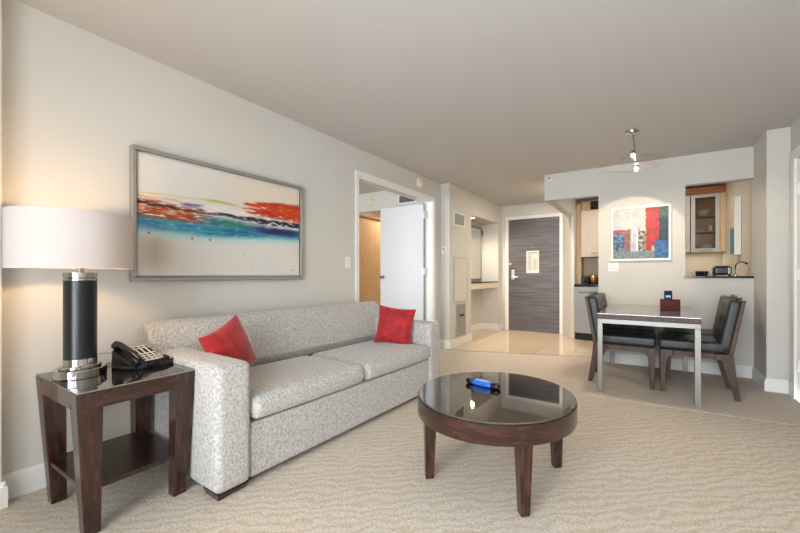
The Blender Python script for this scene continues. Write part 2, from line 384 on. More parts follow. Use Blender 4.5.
# door at the right edge
d = struct(MB().box(1.085, 1.125, 3.753, 4.597, .008, 2.117).build('door_3', M['door_white'], smooth=False), 'white door in the right hand wall', dy=-.036)
for z in (.3, 1.1, 1.85):
    MB().box(1.062, 1.085, 4.575, 4.598, z-.05, z+.05).cyl((1.066, 4.592, z-.05), (1.066, 4.592, z+.05), .009, n=10).build('hinge', M['white'], d)
k = MB(); k.lathe([(0, 0), (.024, 0), (.011, .012), (.011, .03), (.026, .042), (.02, .06), (0, .062)], n=20)
k.bm.transform(Matrix.Translation((1.085, 3.81, 1.0)) @ Matrix.Rotation(-PI/2, 4, 'Y')); k.build('door_knob', M['steel'], d)
settle(d, -.036)
# wooden closet front deep in the bedroom passage
c = thing('closet', 'warm maple closet front glimpsed through the bedroom doorway', 'closet', (-4.25, 5.9, 0))
MB().box(-.5, -.03, -1.06, 1.3, 0, 2.16).build('carcass', M['maple'], c, smooth=False)
for k in range(2):
    MB().box(-.028, 0, -1.04+1.16*k, .1+1.16*k, .03, 2.13).build('door', M['maple'], c, smooth=False)
MB().box(-.03, .03, -1.06, 1.3, 2.135, 2.165).build('track', M['maple_dark'], c, smooth=False)

fit(c)
# ------------------------------------------------------------------ paintings
def fbm(x, y, z=0, o=4):
    return noise.fractal((x, y, z), 1.0, 2.0, o)
def mixc(a, b, t):
    t = max(0, min(1, t)); return tuple(a[i]*(1-t)+b[i]*t for i in range(3))
def band(v, c, w, soft):
    return max(0, min(1, (w-abs(v-c))/soft+.5))
def paint_mesh(name, nx, ny, fn, place, m, parent):
    """canvas: a fine sheet whose paint is laid on by a colour function of (u, v from the top)"""
    bm = bmesh.new(); vs = []
    lay = bm.verts.layers.float_color.new('paint')
    for j in range(ny+1):
        row = []
        for i in range(nx+1):
            u, v = i/nx, j/ny
            q = bm.verts.new(place(u, v)); c = fn(u, v); q[lay] = (*lin(c)[:3], 1); row.append(q)
        vs.append(row)
    for j in range(ny):
        for i in range(nx):
            bm.faces.new((vs[j][i], vs[j][i+1], vs[j+1][i+1], vs[j+1][i]))
    me = bpy.data.meshes.new(name); bm.to_mesh(me); bm.free(); me.materials.append(m)
    o = bpy.data.objects.new(name, me); COL.objects.link(o); o.parent = parent; return o
def sea(u, v):
    n1 = fbm(u*3, v*9, 1); n2 = fbm(u*9, v*40, 2); n3 = fbm(u*22, v*70, 5); n4 = fbm(u*2.2, v*2.2, 9)
    c = mixc((212, 210, 206), (220, 213, 200), .5+n4*.6)
    c = mixc(c, (228, 208, 184), .6*max(0, min(1, (u-.3)/.5))*max(0, min(1, (.36-v)/.12)))
    c = mixc(c, (176, 152, 128), .55*band(u, .08, .05, .1)*band(v, .8, .16, .15))
    wv = v+n1*.022+n2*.010
    # sea
    cen = .545-.005*u+.02*n1; wd = .075+.02*math.sin(u*5)
    t = band(wv, cen, wd, .05)
    seac = mixc((30, 140, 160), (10, 84, 136), .5+n2*1.2)
    seac = mixc(seac, (8, 20, 62), band(u, .80, .14, .2)*band(wv, .475, .05, .05)+max(0, n3)*.5)
    seac = mixc(seac, (120, 196, 196), max(0, n3*1.1-.1))
    seac = mixc(seac, (60, 120, 70), .8*band(u, .5, .12, .15)*band(wv, .50, .02, .03))
    c = mixc(c, seac, t*(.85+.3*n1))
    c = mixc(c, (150, 206, 206), .5*band(wv, cen+wd+.02, .03, .05))
    # rust and orange land
    la = band(u+n2*.06, .12, .2, .16)*band(wv, .435+.04*u, .07, .03)
    lc = mixc((196, 78, 32), (152, 44, 24), .5+n2*1.3); lc = mixc(lc, (224, 160, 84), max(0, n3*1.3))
    c = mixc(c, lc, la*(.9+n2*.6))
    ra = max(0, min(1, (u-.60+n2*.14+n3*.05)/.06))*band(wv+n2*.008, .335-.05*u, .035+.06*u, .022)
    rc = mixc((206, 62, 22), (164, 32, 18), .5+n1*1.5+n2*.8); rc = mixc(rc, (226, 120, 60), max(0, n3*1.6-.2))
    c = mixc(c, rc, ra)
    # pale cloud wedge and yellow line
    c = mixc(c, (234, 226, 214), .8*band(u, .42, .22, .2)*band(wv, .375, .03, .03)*(.7+n3))
    c = mixc(c, (214, 176, 60), .75*max(0, 1-u*1.7)*band(v+n2*.012, .315-.05*u, .006, .010))
    c = mixc(c, (206, 120, 70), .7*max(0, 1-u*2.4)*band(v+n1*.03+n2*.012, .345, .005, .01))
    c = mixc(c, (176, 160, 60), .7*band(u, .43, .09, .08)*band(wv, .285, .014, .02))
    c = mixc(c, (84, 50, 110), .8*band(u, .26, .05, .04)*band(wv, .36, .012, .015))
    # black streak
    sc = .385+.07*min(u, .55)-.015*max(0, u-.55)
    c = mixc(c, (12, 18, 34), .95*band(wv+n2*.008, sc+.005, .010+.030*max(0, u-.3), .014))
    c = mixc(c, (10, 26, 84), .85*band(u, .83, .16, .12)*band(wv+n2*.02, .515, .030, .03))
    c = mixc(c, (238, 234, 226), .85*max(0, n3*1.8-.25)*band(wv, .43-.02*u, .07, .03))
    c = mixc(c, (238, 234, 226), .9*band(u, .8, .06, .02)*band(v, .435+.012*math.sin(u*70), .006, .006))
    for du, dv in ((.05, .645), (.26, .665), (.36, .665)):
        r = math.hypot((u-du)*1.68, v-dv); c = mixc(c, (190, 40, 34), max(0, min(1, (.013-r)/.006)))
    # faint scratched line and the scribble in the corner
    xl = .60+.03*math.sin(v*22); c = mixc(c, (170, 166, 160), .6*band(u, xl, .002, .003)*band(v, .82, .12, .03))
    c = mixc(c, (90, 86, 82), .8*band(u, .945, .014, .003)*band(v, .945+.006*math.sin(u*420), .003, .004))
    return c
def city(u, v):
    n1 = fbm(u*5, v*5, 3); n2 = fbm(u*18, v*18, 4); n3 = fbm(u*40, v*6, 6)
    wu, wv = u+n2*.02, v+n1*.03
    c = mixc((204, 204, 200), (180, 180, 178), .5+n1)
    if wv > .42: c = mixc(c, (150, 150, 140), .5)
    if wu < .25 and wv > .48: c = mixc((110, 140, 168), (40, 66, 96), .5+n2*1.6)
    if wu < .29 and .42 < wv < .485: c = (176, 60, 70)
    if .23 < wu < .275 and .45 < wv < .86: c = (178, 66, 60)
    if .275 < wu < .33 and wv > .38: c = mixc((150, 140, 84), (70, 78, 60), .5+n2*1.5)
    if .33 < wu < .43 and wv > .36: c = mixc((206, 204, 214), (168, 164, 178), .5+n3*1.5)
    if .43 < wu < .465 and wv > .40: c = (208, 226, 230)
    if .465 < wu < .58 and wv > .44: c = mixc((50, 54, 62), (190, 186, 170), .45+n2*1.6)
    if .58 < wu < .66 and wv > .5: c = mixc((176, 168, 96), (120, 112, 90), .5+n2)
    if .46 < wu < .68 and .40 < wv < .46: c = mixc((224, 210, 206), (190, 120, 116), .5+n2*2)
    e = .84-.10*max(0, wv-.5)
    if .605 < wu < e and wv < .86-.1*(wu > .7): c = mixc((196, 32, 30), (150, 26, 34), .5+n1*1.4+n2*.6)
    if wu >= e: c = mixc((30, 66, 82), (20, 40, 56), .5+n2*1.4)
    if wu >= e and wv < .22: c = mixc((70, 104, 92), (40, 70, 66), .5+n2)
    if wu > .76 and wv > .66: c = mixc((48, 118, 176), (26, 72, 120), .5+n2*1.3)
    if wv > .86 and wu < .76: c = mixc((140, 142, 122), (96, 120, 146), .5+n2*1.6)
    return c
# large seascape over the sofa
p = thing('painting', 'large abstract seascape in a thin silver frame above the sofa', 'painting', (-2.59, 1.54, 1.057))
f = MB(); y0, y1, z1 = -.672, .628, .825
f.box(.002, .04, y0, y1, 0, .024).box(.002, .04, y0, y1, z1-.024, z1).box(.002, .04, y0, y0+.026, .024, z1-.024).box(.002, .04, y1-.026, y1, .024, z1-.024)
f.build('frame', M['silver'], p, bevel=.004)
MB().box(.002, .012, y0+.028, y1-.028, .032, z1-.024).build('backing', M['paper'], p, smooth=False)
paint_mesh('canvas', 280, 180, sea, lambda u, v: (.024, y0+.034+u*(y1-y0-.068), z1-.038-v*(z1-.076)), mat_attr('seascape paint', .55), p); fit(p)
# dining wall painting
p = thing('painting', 'small abstract painting with red stripe in a white frame above dining table', 'painting', (-.10, 5.25, 1.266))
f = MB(); x0, x1, z1 = -.304, .304, .658
f.box(x0, x1, -.035, -.002, 0, .026).box(x0, x1, -.035, -.002, z1-.026, z1).box(x0, x0+.026, -.035, -.002, .026, z1-.026).box(x1-.026, x1, -.035, -.002, .026, z1-.026)
f.build('frame', M['white'], p, bevel=.003)
MB().box(x0+.026, x1-.026, -.012, -.002, .026, z1-.026).build('backing', M['paper'], p, smooth=False)
paint_mesh('canvas', 150, 160, city, lambda u, v: (x0+.026+u*(x1-x0-.052), -.018, z1-.026-v*(z1-.052)), mat_attr('cityscape paint', .5), p); fit(p)
# canvas on the kitchen side wall, seen through the pass-through
p = thing('painting', 'narrow blue and cream canvas on the kitchen side wall', 'painting', (.905, 6.0, 1.34))
MB().box(-.065, -.002, -.13, .15, 0, .70).build('frame', M['white'], p, bevel=.003)
def blu(u, v):
    n2 = fbm(u*6, v*14, 8)
    return mixc((196, 168, 136), (226, 206, 178), .5+n2) if v+.05*n2 < .52 else mixc((60, 100, 128), (110, 140, 156), .5+n2)
paint_mesh('canvas', 40, 60, blu, lambda u, v: (-.0665, .14-u*.26, .69-v*.68), mat_attr('kitchen canvas paint', .6), p); fit(p)

# ------------------------------------------------------------------ small wall fittings
def switch(name, label, loc, rz, n, w, h):
    t = thing(name, label, 'switch', loc, rz)
    MB().box(-w/2, w/2, -.008, -.001, -h/2, h/2).build('plate', M['white'], t, bevel=.003)
    for k in range(n):
        x = (k-(n-1)/2)*.034 if n > 1 else 0
        MB().box(x-.011, x+.011, -.014, -.008, -.03, .03).build('rocker', M['door_white'], t, bevel=.002)
    return t
switch('light_switch', 'white single light switch on the left wall beside the bedroom doorway', (-2.59, 2.789, 1.225), PI/2, 1, .075, .12)
switch('light_switch', 'white triple light switch under the framed dining painting', (-.377, 5.25, 1.191), 0, 3, .118, .108)
t = thing('thermostat', 'small white thermostat on the narrow column face right of bedroom door', 'thermostat', (-2.53, 4.83, 1.47))
MB().box(-.045, .045, -.022, -.001, -.06, .05).build('case', M['white'], t, bevel=.006)
MB().box(-.028, .028, -.024, -.022, -.01, .03).build('display', M['grille'], t)
MB().cyl((.018, -.022, -.035), (.018, -.028, -.035), .009, n=16).build('dial', M['black'], t)
def detector(label, loc, axis):
    t = thing('smoke_detector', label, 'smoke detector', loc)
    a = Vector(axis)
    for nm, prof, m in (('base', [(.074, .001), (.074, .014), (.064, .018)], M['cream']), ('cover', [(.056, .018), (.052, .038), (.03, .048), (0, .049)], M['cream'])):
        b = MB().lathe(prof, n=32); b.bm.transform(a.to_track_quat('Z', 'Y').to_matrix().to_4x4()); b.build(nm, m, t)
    return t
detector('round cream smoke detector high on the left wall beyond the doorway', (-2.59, 4.206, 2.345), (1, 0, 0))
detector('round smoke detector high on the bedroom wall seen through the doorway', (-3.83, 4.72, 2.31), (0, -1, 0))
t = thing('air_vent', 'small white air vent with dark louvres high on the bedroom wall', 'vent', (-3.11, 4.72, 2.28))
MB().box(-.17, .17, -.012, -.001, -.07, .07).build('frame', M['white'], t, smooth=False)
v = MB()
for k in range(6): v.obox((0, -.016, -.045+.018*k), (.28, .012, .003), (.6, 0, 0))
v.build('louvres', M['grille'], t, smooth=False); MB().box(-.145, .145, -.0135, -.012, -.055, .055).build('duct_opening', M['kick'], t, smooth=False)
# grilles on the duct column (faces +x)
def grille(name, label, y, z, w, h, m, n, cat='vent', fr=.025):
    t = thing(name, label, cat, (-2.45, y, z))
    f = MB().box(.001, .014, -w/2, w/2, -h/2, -h/2+fr).box(.001, .014, -w/2, w/2, h/2-fr, h/2).box(.001, .014, -w/2, -w/2+fr, -h/2+fr, h/2-fr).box(.001, .014, w/2-fr, w/2, -h/2+fr, h/2-fr)
    f.build('frame', {9: M['white'], 0: M['grille'], 22: M['wall']}[n], t, smooth=False)
    if n:
        MB().box(.001, .003, -w/2+fr, w/2-fr, -h/2+fr, h/2-fr).build('duct_opening', M['grille'] if n == 9 else M['ink'], t, smooth=False)
        v = MB()
        for k in range(n): v.obox((.009, 0, -h/2+fr+(h-2*fr)*(k+.5)/n), (.012, w-2*fr, .004), (0, .7, 0))
        v.build('louvres', m, t, smooth=False)
    else:
        MB().box(.001, .010, -w/2+fr, w/2-fr, -h/2+fr, h/2-fr).build('panel', m, t, smooth=False)
    return fit(t)
grille('air_vent', 'blue grey supply vent near the top of the hall column', 5.153, 1.952, .40, .216, M['grille_blue'], 9)
grille('access_panel', 'tall flat access panel in the middle of hall column', 5.211, 1.02, .50, .70, M['wall'], 0, 'panel')
grille_t = t = grille('air_vent', 'return air grille low on the hall column', 5.207, .388, .40, .55, M['grille'], 22)
MB().box(.014, .018, -.05, .10, .06, .085).build('damper_tab', M['kick'], t, smooth=False)
# sprinkler on the soffit
t = thing('sprinkler', 'tiny white sidewall sprinkler head on the soffit corner', 'sprinkler', (-1.12, 5.25, 2.40))
MB().cyl((0, -.001, 0), (0, -.008, 0), .03, n=20).build('escutcheon', M['white'], t)
MB().cyl((0, -.008, 0), (0, -.04, 0), .01, n=12).box(-.018, .018, -.044, -.04, -.012, .012).build('head', M['steel'], t)

# vanity niche
t = thing('vanity_counter', 'floating vanity shelf with dark top inside the hall niche', 'counter', (-2.63, 6.278, .845))
MB().box(-.168, .165, -.648, .648, 0, .105).build('apron', M['cream'], t, bevel=.002)
MB().box(-.168, .176, -.648, .648, .105, .122).build('top', M['granite'], t, smooth=False); fit(t)
t = thing('mirror', 'tall framed mirror on the back wall of hall niche', 'mirror', (-2.80, 6.25, 1.02))
MB().box(.002, .018, -.55, .62, 0, .98).build('glass', M['mirror'], t, smooth=False)
MB().box(.002, .03, -.57, .64, -.02, 0).box(.002, .03, -.57, .64, .98, 1.0).box(.002, .03, -.57, -.55, 0, .98).box(.002, .03, .62, .64, 0, .98).build('frame', M['steel'], t, smooth=False); fit(t)
t = thing('downlight', 'small round lit downlight in the ceiling of hall niche', 'light', (-2.58, 5.95, 2.10))
MB().lathe([(.05, -.001), (.07, -.001), (.07, -.008), (.05, -.008)], n=28, closed=True).build('rim', M['white'], t)
MB().cyl((0, 0, -.002), (0, 0, -.006), .048, n=28).build('lens', M['lit'], t)
t = thing('downlight', 'small round downlight in the hall ceiling behind the soffit corner', 'light', (-1.28, 6.10, H))
MB().lathe([(.068, -.001), (.09, -.001), (.09, -.010), (.068, -.010)], n=28, closed=True).build('rim', M['white'], t)
t = thing('sconce', 'dark slim wall lamp in the corner of hall niche', 'light', (-2.765, 6.93, 1.93))
MB().box(-.015, .015, -.010, -.001, -.02, .03).build('back_plate', M['steel'], t, bevel=.002)
MB().cyl((0, -.026, -.05), (0, -.026, .05), .010, n=16).box(-.005, .005, -.03, -.010, -.006, .006).build('body', M['black'], t)

# notice on the entry door
t = thing('notice', 'white paper notice fixed to the grey entry door', 'notice', (-1.854, 7.165, 1.342))
MB().box(-.121, .121, -.006, -.0005, -.214, .214).build('sheet', M['paper'], t, smooth=False)
v = MB(); v.box(-.09, .09, -.0072, -.006, .165, .180)
for k in range(13):
    zz = .13-.024*k
    v.box(-.095, random.uniform(-.02, -.01), -.0068, -.006, zz, zz+.008)
    if k > 3: v.box(.01, random.uniform(.07, .098), -.0068, -.006, zz, zz+.008)
v.build('print', M['ink'], t, smooth=False)

# ------------------------------------------------------------------ kitchen
t = thing('dishwasher', 'stainless steel dishwasher under the black kitchen counter', 'dishwasher', (-.75, 6.75, 0))
MB().box(-.30, .295, .03, .58, .10, .90).build('body', M['kick'], t, smooth=False)
MB().box(-.30, .295, 0, .03, .12, .895).build('door', M['steel'], t, bevel=.004)
MB().box(-.30, .295, .06, .10, .0, .10).build('toe_kick', M['kick'], t, smooth=False)
MB().tube([(-.24, 0, .80), (-.24, -.035, .80), (.235, -.035, .80), (.235, 0, .80)], .009).build('handle', M['chrome'], t); fit(t)
for k, lb in enumerate(('pale maple base cabinet beside the dishwasher', 'pale maple base cabinet at middle of kitchen back wall', 'pale maple base cabinet nearest the kitchen side wall')):
    xx = -.45+.45*k
    t = thing('base_cabinet', lb, 'cabinet', (xx+.225, 6.75, 0))
    MB().box(-.222, .222, .03, .58, .10, .90).box(-.222, .222, .09, .58, 0, .10).build('body', M['maple'], t, smooth=False)
    MB().box(-.218, .218, .01, .03, .12, .895).build('door', M['maple_light'], t, bevel=.003)
    MB().tube([(-.10, .01, .82), (-.10, -.015, .82), (.10, -.015, .82), (.10, .01, .82)], .005).build('handle', M['steel'], t); fit(t)
t = thing('countertop', 'black granite kitchen countertop with upstand along the back wall', 'countertop', (0, 6.72, .902))
MB().box(-1.055, .90, 0, .62, 0, .036).build('slab', M['granite'], t, bevel=.003)
MB().box(-1.055, .90, .60, .62, .036, .14).build('upstand', M['granite'], t, smooth=False); fit(t)
# left upper cabinet
MBX = MB().box(-1.055, -.985, 6.99, 7.345, .94, 2.33)
tag(fit(MBX.build('filler_panel', M['maple'], smooth=False)), 'tall maple end panel left of the cream upper cabinet', 'panel')
t = thing('upper_cabinet', 'cream maple upper cabinet above the dishwasher counter', 'cabinet', (-.66, 6.95, 1.40))
MB().box(-.32, .32, .022, .395, 0, .80).build('body', M['maple'], t, smooth=False)
MB().box(-.317, -.002, 0, .02, .004, .795).build('door', M['maple_light'], t, bevel=.003)
MB().box(.002, .317, 0, .02, .004, .795).build('door', M['maple_light'], t, bevel=.003)
for xx in (-.10, .10):
    MB().tube([(xx-.06, .002, .06), (xx-.06, -.02, .06), (xx+.06, -.02, .06), (xx+.06, .002, .06)], .005).build('handle', M['steel'], t)
fit(t)
t = thing('vent_grille', 'dark louvred vent above the cream upper cabinet', 'vent', (-.66, 7.0, 2.205))
MB().box(-.32, .32, .02, .34, 0, .16).build('box', M['maple'], t, smooth=False)
v = MB().box(-.18, .32, .008, .02, .01, .15); v.build('opening', M['kick'], t, smooth=False)
v = MB()
for k in range(5): v.obox((.07, .004, .03+.026*k), (.5, .014, .003), (.6, 0, 0))
v.build('louvres', M['cord'], t, smooth=False); fit(t)
# glass fronted cabinets to the right
def glass_cab(x0, x1, label):
    t = thing('glass_cabinet', label, 'cabinet', ((x0+x1)/2, 6.95, 1.435)); w = (x1-x0)/2; hh = .86
    b = MB().box(-w, -w+.018, .022, .395, 0, hh).box(w-.018, w, .022, .395, 0, hh).box(-w+.018, w-.018, .022, .395, 0, .018).box(-w+.018, w-.018, .022, .395, hh-.018, hh).box(-w+.018, w-.018, .385, .395, .018, hh-.018)
    b.build('carcass', M['maple'], t, smooth=False)
    for z in (.30, .54): MB().box(-w+.018, w-.018, .04, .385, z, z+.016).build('shelf', M['maple'], t, smooth=False)
    f = .052
    d = MB().box(-w+.003, w-.003, 0, .02, .003, f).box(-w+.003, w-.003, 0, .02, hh-f, hh-.003).box(-w+.003, -w+f, 0, .02, f, hh-f).box(w-f, w-.003, 0, .02, f, hh-f).build('door', M['grille'], t, smooth=False)
    MB().box(-w+f, w-f, .008, .012, f, hh-f).build('glass_pane', M['cab_glass'], d, smooth=False)
    MB().tube([(-.06, .002, .025), (-.06, -.018, .025), (.08, -.018, .025), (.08, .002, .025)], .005).build('handle', M['steel'], d)
    return fit(t)
glass_cab(.505, .84, 'glass fronted maple wall cabinet with dishes behind the pass-through')
glass_cab(.165, .498, 'glass fronted maple wall cabinet at left edge of the pass-through')
tag(fit(MB().box(.843, .902, 6.955, 7.345, 1.435, 2.295).build('filler_panel', M['maple'], smooth=False)), 'maple filler panel right of the glass fronted cabinet', 'panel')
tag(fit(MB().box(.16, .902, 6.94, 7.345, 2.298, 2.40).build('valance', M['maple_dark'], smooth=False)), 'reddish wood valance above the glass fronted cabinets', 'valance')
# dishes in the cabinet
def bowl(label, x, y, z, r, h, group=None):
    b = MB().lathe([(.0, 0), (r*.45, 0), (r*.5, .006), (r*.85, h*.6), (r, h), (r*.95, h), (r*.8, h*.62), (r*.4, .014), (0, .012)], n=28)
    o = b.build('bowl', M['china']); o.location = W3((x, y, z)); return tag(o, label, 'bowl', group)
bowl('wide white serving bowl on the top shelf of glass cabinet', .66, 7.15, 1.992, .105, .08)
for k in range(4):
    o = MB().lathe([(0, 0), (.06, 0), (.1, .012), (.1, .016), (.06, .006), (0, .006)], n=28).build('plate', M['china']); o.location = W3((.60, 7.15, 1.752+.0095*k))
    tag(o, 'white plate in the short stack on middle shelf of glass cabinet', 'plate', 'plates stacked in the glass cabinet')
o = MB().lathe([(0, 0), (.035, 0), (.04, .08), (.036, .08), (.032, .006), (0, .005)], n=24).build('mug', M['china']); o.location = W3((.75, 7.13, 1.752)); tag(o, 'white mug beside the plates on the middle cabinet shelf', 'mug')
bowl('white mixing bowl on the bottom of glass cabinet', .70, 7.15, 1.454, .10, .10)

# pots on the left counter
t = thing('saucepan', 'shiny copper coloured pan standing on the black kitchen counter', 'pan', (-.80, 7.05, .938))
MB().lathe([(0, 0), (.066, 0), (.068, .005), (.068, .145), (.064, .145), (.062, .01), (0, .01)], n=32).build('body', M['copper'], t)
MB().tube([(.068, 0, .11), (.10, 0, .115), (.10, 0, .05), (.068, 0, .05)], .007).build('handle', M['copper'], t)
t = thing('coffee_maker', 'low black coffee maker left of the copper coloured pan', 'coffee maker', (-.945, 7.08, .938))
MB().box(-.06, .06, -.07, .07, 0, .02).box(-.06, .06, .03, .07, .02, .10).box(-.06, .06, -.07, .07, .10, .135).build('body', M['black'], t, bevel=.006)
MB().lathe([(0, .021), (.032, .021), (.04, .05), (.03, .09), (.028, .09), (.036, .05), (.03, .024), (0, .024)], c=(0, -.025, 0), n=20).build('carafe', M['cab_glass'], t)

# pass-through sill with toaster, cups and tap
t = MB().box(.318, .925, 5.235, 5.249, 1.06, 1.083).box(.334, .903, 5.249, 5.62, 1.061, 1.083)
tag(fit(t.build('sill_counter', M['granite'], bevel=.002)), 'thin black stone ledge along the bottom of the kitchen pass-through', 'ledge')
t = thing('toaster', 'black and chrome toaster on the pass-through ledge', 'toaster', (.68, 5.50, 1.083))
MB().soft((0, 0, .062), (.165, .12, .10), bulge=(.03, .03, .04), r=.022).build('body', M['black'], t)
MB().box(.045, .072, -.071, -.0615, .02, .098).build('end_panel', M['chrome'], t, bevel=.003)
MB().box(-.06, .06, -.03, -.012, .112, .116).box(-.06, .06, .012, .03, .112, .116).build('slot', M['kick'], t)
MB().box(-.098, -.084, -.02, .02, .065, .08).build('lever', M['chrome'], t, bevel=.003)
for sx in (-.07, .07):
    for sy in (-.04, .04): MB().cyl((sx, sy, 0), (sx, sy, .014), .01, n=10).build('foot', M['black'], t)
for k, (x, y, lb) in enumerate(((.525, 5.47, 'black cup at the left end of the pass-through row'), (.475, 5.53, 'black cup behind the leftmost on pass-through ledge'))):
    t = thing('cup', lb, 'cup', (x, y, 1.083))
    MB().lathe([(0, 0), (.026, 0), (.036, .055), (.032, .055), (.023, .006), (0, .005)], n=20).build('body', M['black'], t)
    MB().tube([(.03, 0, .045), (.052, 0, .042), (.05, 0, .02), (.029, 0, .018)], .004).build('handle', M['chrome'], t)
t = thing('tap', 'dark gooseneck tap at the right end of pass-through ledge', 'tap', (.80, 5.54, 1.083))
MB().cyl((0, 0, 0), (0, 0, .012), .022).build('base', M['chrome'], t)
pts = [(0, 0, .01), (0, 0, .10)]+[(.055-.055*math.cos(a*PI/10), 0, .10+.06*math.sin(a*PI/10)) for a in range(1, 8)]
MB().tube(pts, .007).build('spout', M['black'], t)
MB().cyl(pts[-1], (pts[-1][0]+.018, 0, pts[-1][2]-.012), .011, n=12).build('nozzle', M['black'], t)

# ------------------------------------------------------------------ sofa
ang = math.radians(88.2)
S = thing('sofa', 'silver grey upholstered three seat sofa under the large seascape', 'sofa', (-1.70, .923, 0), ang)
L_, D_ = 2.125, .85
AW = .185
def arm(x0):
    return MB().soft((x0+AW/2, .37, .343), (AW, .74, .624), bulge=(.03, .006, .006), n=12, r=.035)
arm(0).build('arm', M['fabric'], S)
arm(L_-AW).build('arm', M['fabric'], S)
MB().box(AW+.002, L_-AW-.002, .018, .74, .038, .322).build('base', M['fabric'], S, bevel=.012)
inner = (L_-2*AW)/2
for k in range(2):
    cx = AW+inner*(k+.5)
    MB().soft((cx, .305, .395), (inner-.010, .63, .125), bulge=(.0, .02, .22), n=20, r=.046).build('seat_cushion', M['fabric'], S)
b = MB(); n = 24
# backrest: leaning slab with rolled top running the whole length
prof = [(.74, .05), (.74, .40), (.655, .44), (.625, .50), (.66, .72), (.69, .795), (.735, .825), (.79, .815), (.835, .77), (.85, .70), (.85, .05)]
b.hexa([(-.03, y, z) for y, z in prof], [(L_-.055, y, z) for y, z in prof])
b.build('backrest', M['fabric'], S, bevel=.03, seg=3)
for i, x in enumerate((.012, L_-.172)):
    for y in (.012, .68):
        MB().hexa([(x+.008, y+.008, 0), (x+.15, y+.02, 0), (x+.15, y+.125, 0), (x+.008, y+.125, 0)], [(x, y, .032), (x+.16, y, .032), (x+.16, y+.14, .032), (x, y+.14, .032)]).build('foot', M['wood'], S)
fit(S, KY, KX)
# throw pillows
def pillow(label, loc, rot, sz=.40, th=.15):
    b = bmesh.new(); n = 18
    def P(i, j, sgn):
        u, v = -1+2*i/n, -1+2*j/n
        px = u*(1-.10*(1-v*v)); py = v*(1-.10*(1-u*u))
        t = (max(0, (1-u**2))*max(0, (1-v**2)))**.55
        t *= 1+.10*fbm(u*1.7+3*sgn, v*1.7, loc[1])
        return (px*sz/2, sgn*t*th/2, py*sz/2)
    g = {}
    for s in (-1, 1):
        for i in range(n+1):
            for j in range(n+1):
                edge = i in (0, n) or j in (0, n)
                key = (i, j, 0 if edge else s)
                if key not in g: g[key] = b.verts.new(P(i, j, s))
    for s in (-1, 1):
        for i in range(n):
            for j in range(n):
                q = []
                for a, c in ((i, j), (i+1, j), (i+1, j+1), (i, j+1)):
                    edge = a in (0, n) or c in (0, n); q.append(g[(a, c, 0 if edge else s)])
                b.faces.new(q if s < 0 else q[::-1])
    mb = MB(); mb.bm = b
    o = mb.build('throw_pillow', M['red'], subsurf=1); o.location = W3(loc); o.rotation_euler = rot
    return tag(o, label, 'pillow')
PIL = [
 ('red velvet throw pillow tucked behind the near sofa arm by the telephone', (-2.12, 1.235, .635), (math.radians(-14), math.radians(-17), math.radians(114)), .36),
 ('brighter red throw pillow leaning in the far sofa corner by the doorway', (-1.95, 2.74, .625), (math.radians(-13), math.radians(7), math.radians(28)), .37)]
for lb, lo, ro, sz in PIL: pillow(lb, lo, ro, sz)

# ------------------------------------------------------------------ side table
X0, X1, Y0, Y1, ZT = -2.435, -1.90, .446, .918, .62
T = thing('side_table', 'dark espresso wood side table with glass top at the left', 'table', ((X0+X1)/2, (Y0+Y1)/2, 0))
hx, hy = (X1-X0)/2*KX, (Y1-Y0)/2*KY
MB().box(-hx, hx, -hy, hy, ZT-.008, ZT).build('glass_top', M['side_glass'], T, bevel=.002)
ap = MB()
ap.box(-hx+.07, hx-.07, -hy+.002, -hy+.03, ZT-.08, ZT-.009).box(-hx+.07, hx-.07, hy-.03, hy-.002, ZT-.08, ZT-.009)
ap.box(-hx+.002, -hx+.03, -hy+.07, hy-.07, ZT-.08, ZT-.009).box(hx-.03, hx-.002, -hy+.07, hy-.07, ZT-.08, ZT-.009)
ap.box(-hx+.03, hx-.03, -hy+.03, hy-.03, ZT-.025, ZT-.009)
ap.build('apron', M['wood_h'], T, bevel=.003)
for sx in (-1, 1):
    for sy in (-1, 1):
        a, w1, w2 = .035, .088, .055
        def R(o, w, z):
            xa, ya = sx*(hx-o), sy*(hy-o)
            return [(xa, ya, z), (xa-sx*w, ya, z), (xa-sx*w, ya-sy*w, z), (xa, ya-sy*w, z)]
        MB().hexa(R(a, w2, 0), R(0, w1, ZT-.009)).build('leg', M['wood'], T, bevel=.003)
MB().box(-hx+.032, hx-.032, -hy+.032, hy-.032, .188, .21).build('shelf', M['shelf_wood'], T, bevel=.003)

# lamp
lx, ly = -2.228, .552
t = thing('table_lamp', 'table lamp with black cylinder body, chrome base and white drum shade', 'lamp', (lx, ly, ZT))
MB().lathe([(0, 0), (.092, 0), (.095, .003), (.095, .036), (.092, .04), (.0, .04)], n=56).build('base', M['chrome'], t, angle=30)
MB().lathe([(.0, .04), (.074, .04), (.076, .043), (.076, .052), (.072, .055), (.0, .055)], n=56).build('base_step', M['chrome'], t, angle=30)
MB().lathe([(0, .055), (.0605, .055), (.0605, .085), (0, .085)], n=48).build('collar', M['chrome'], t, angle=30)
MB().lathe([(0, .085), (.0595, .085), (.0595, .452), (0, .452)], n=48).build('body', M['black_gloss'], t, angle=30)
MB().lathe([(0, .452), (.0605, .452), (.0605, .46), (.057, .462), (.057, .466), (.0605, .468), (.0605, .488), (0, .488)], n=48).build('cap', M['chrome'], t, angle=30)
MB().cyl((0, 0, .488), (0, 0, .56), .014).build('stem', M['steel'], t)
MB().lathe([(.2185, .51), (.2205, .508), (.2205, .765), (.2185, .763)], c=(-.026, -.016, 0), n=64, closed=True).build('lamp_shade', M['shade'], t, angle=60)
sp = MB()
for k in range(3):
    a = 2*PI*k/3; sp.tube([(0, 0, .735), (-.026+.2185*math.cos(a), -.016+.2185*math.sin(a), .74)], .003, 6)
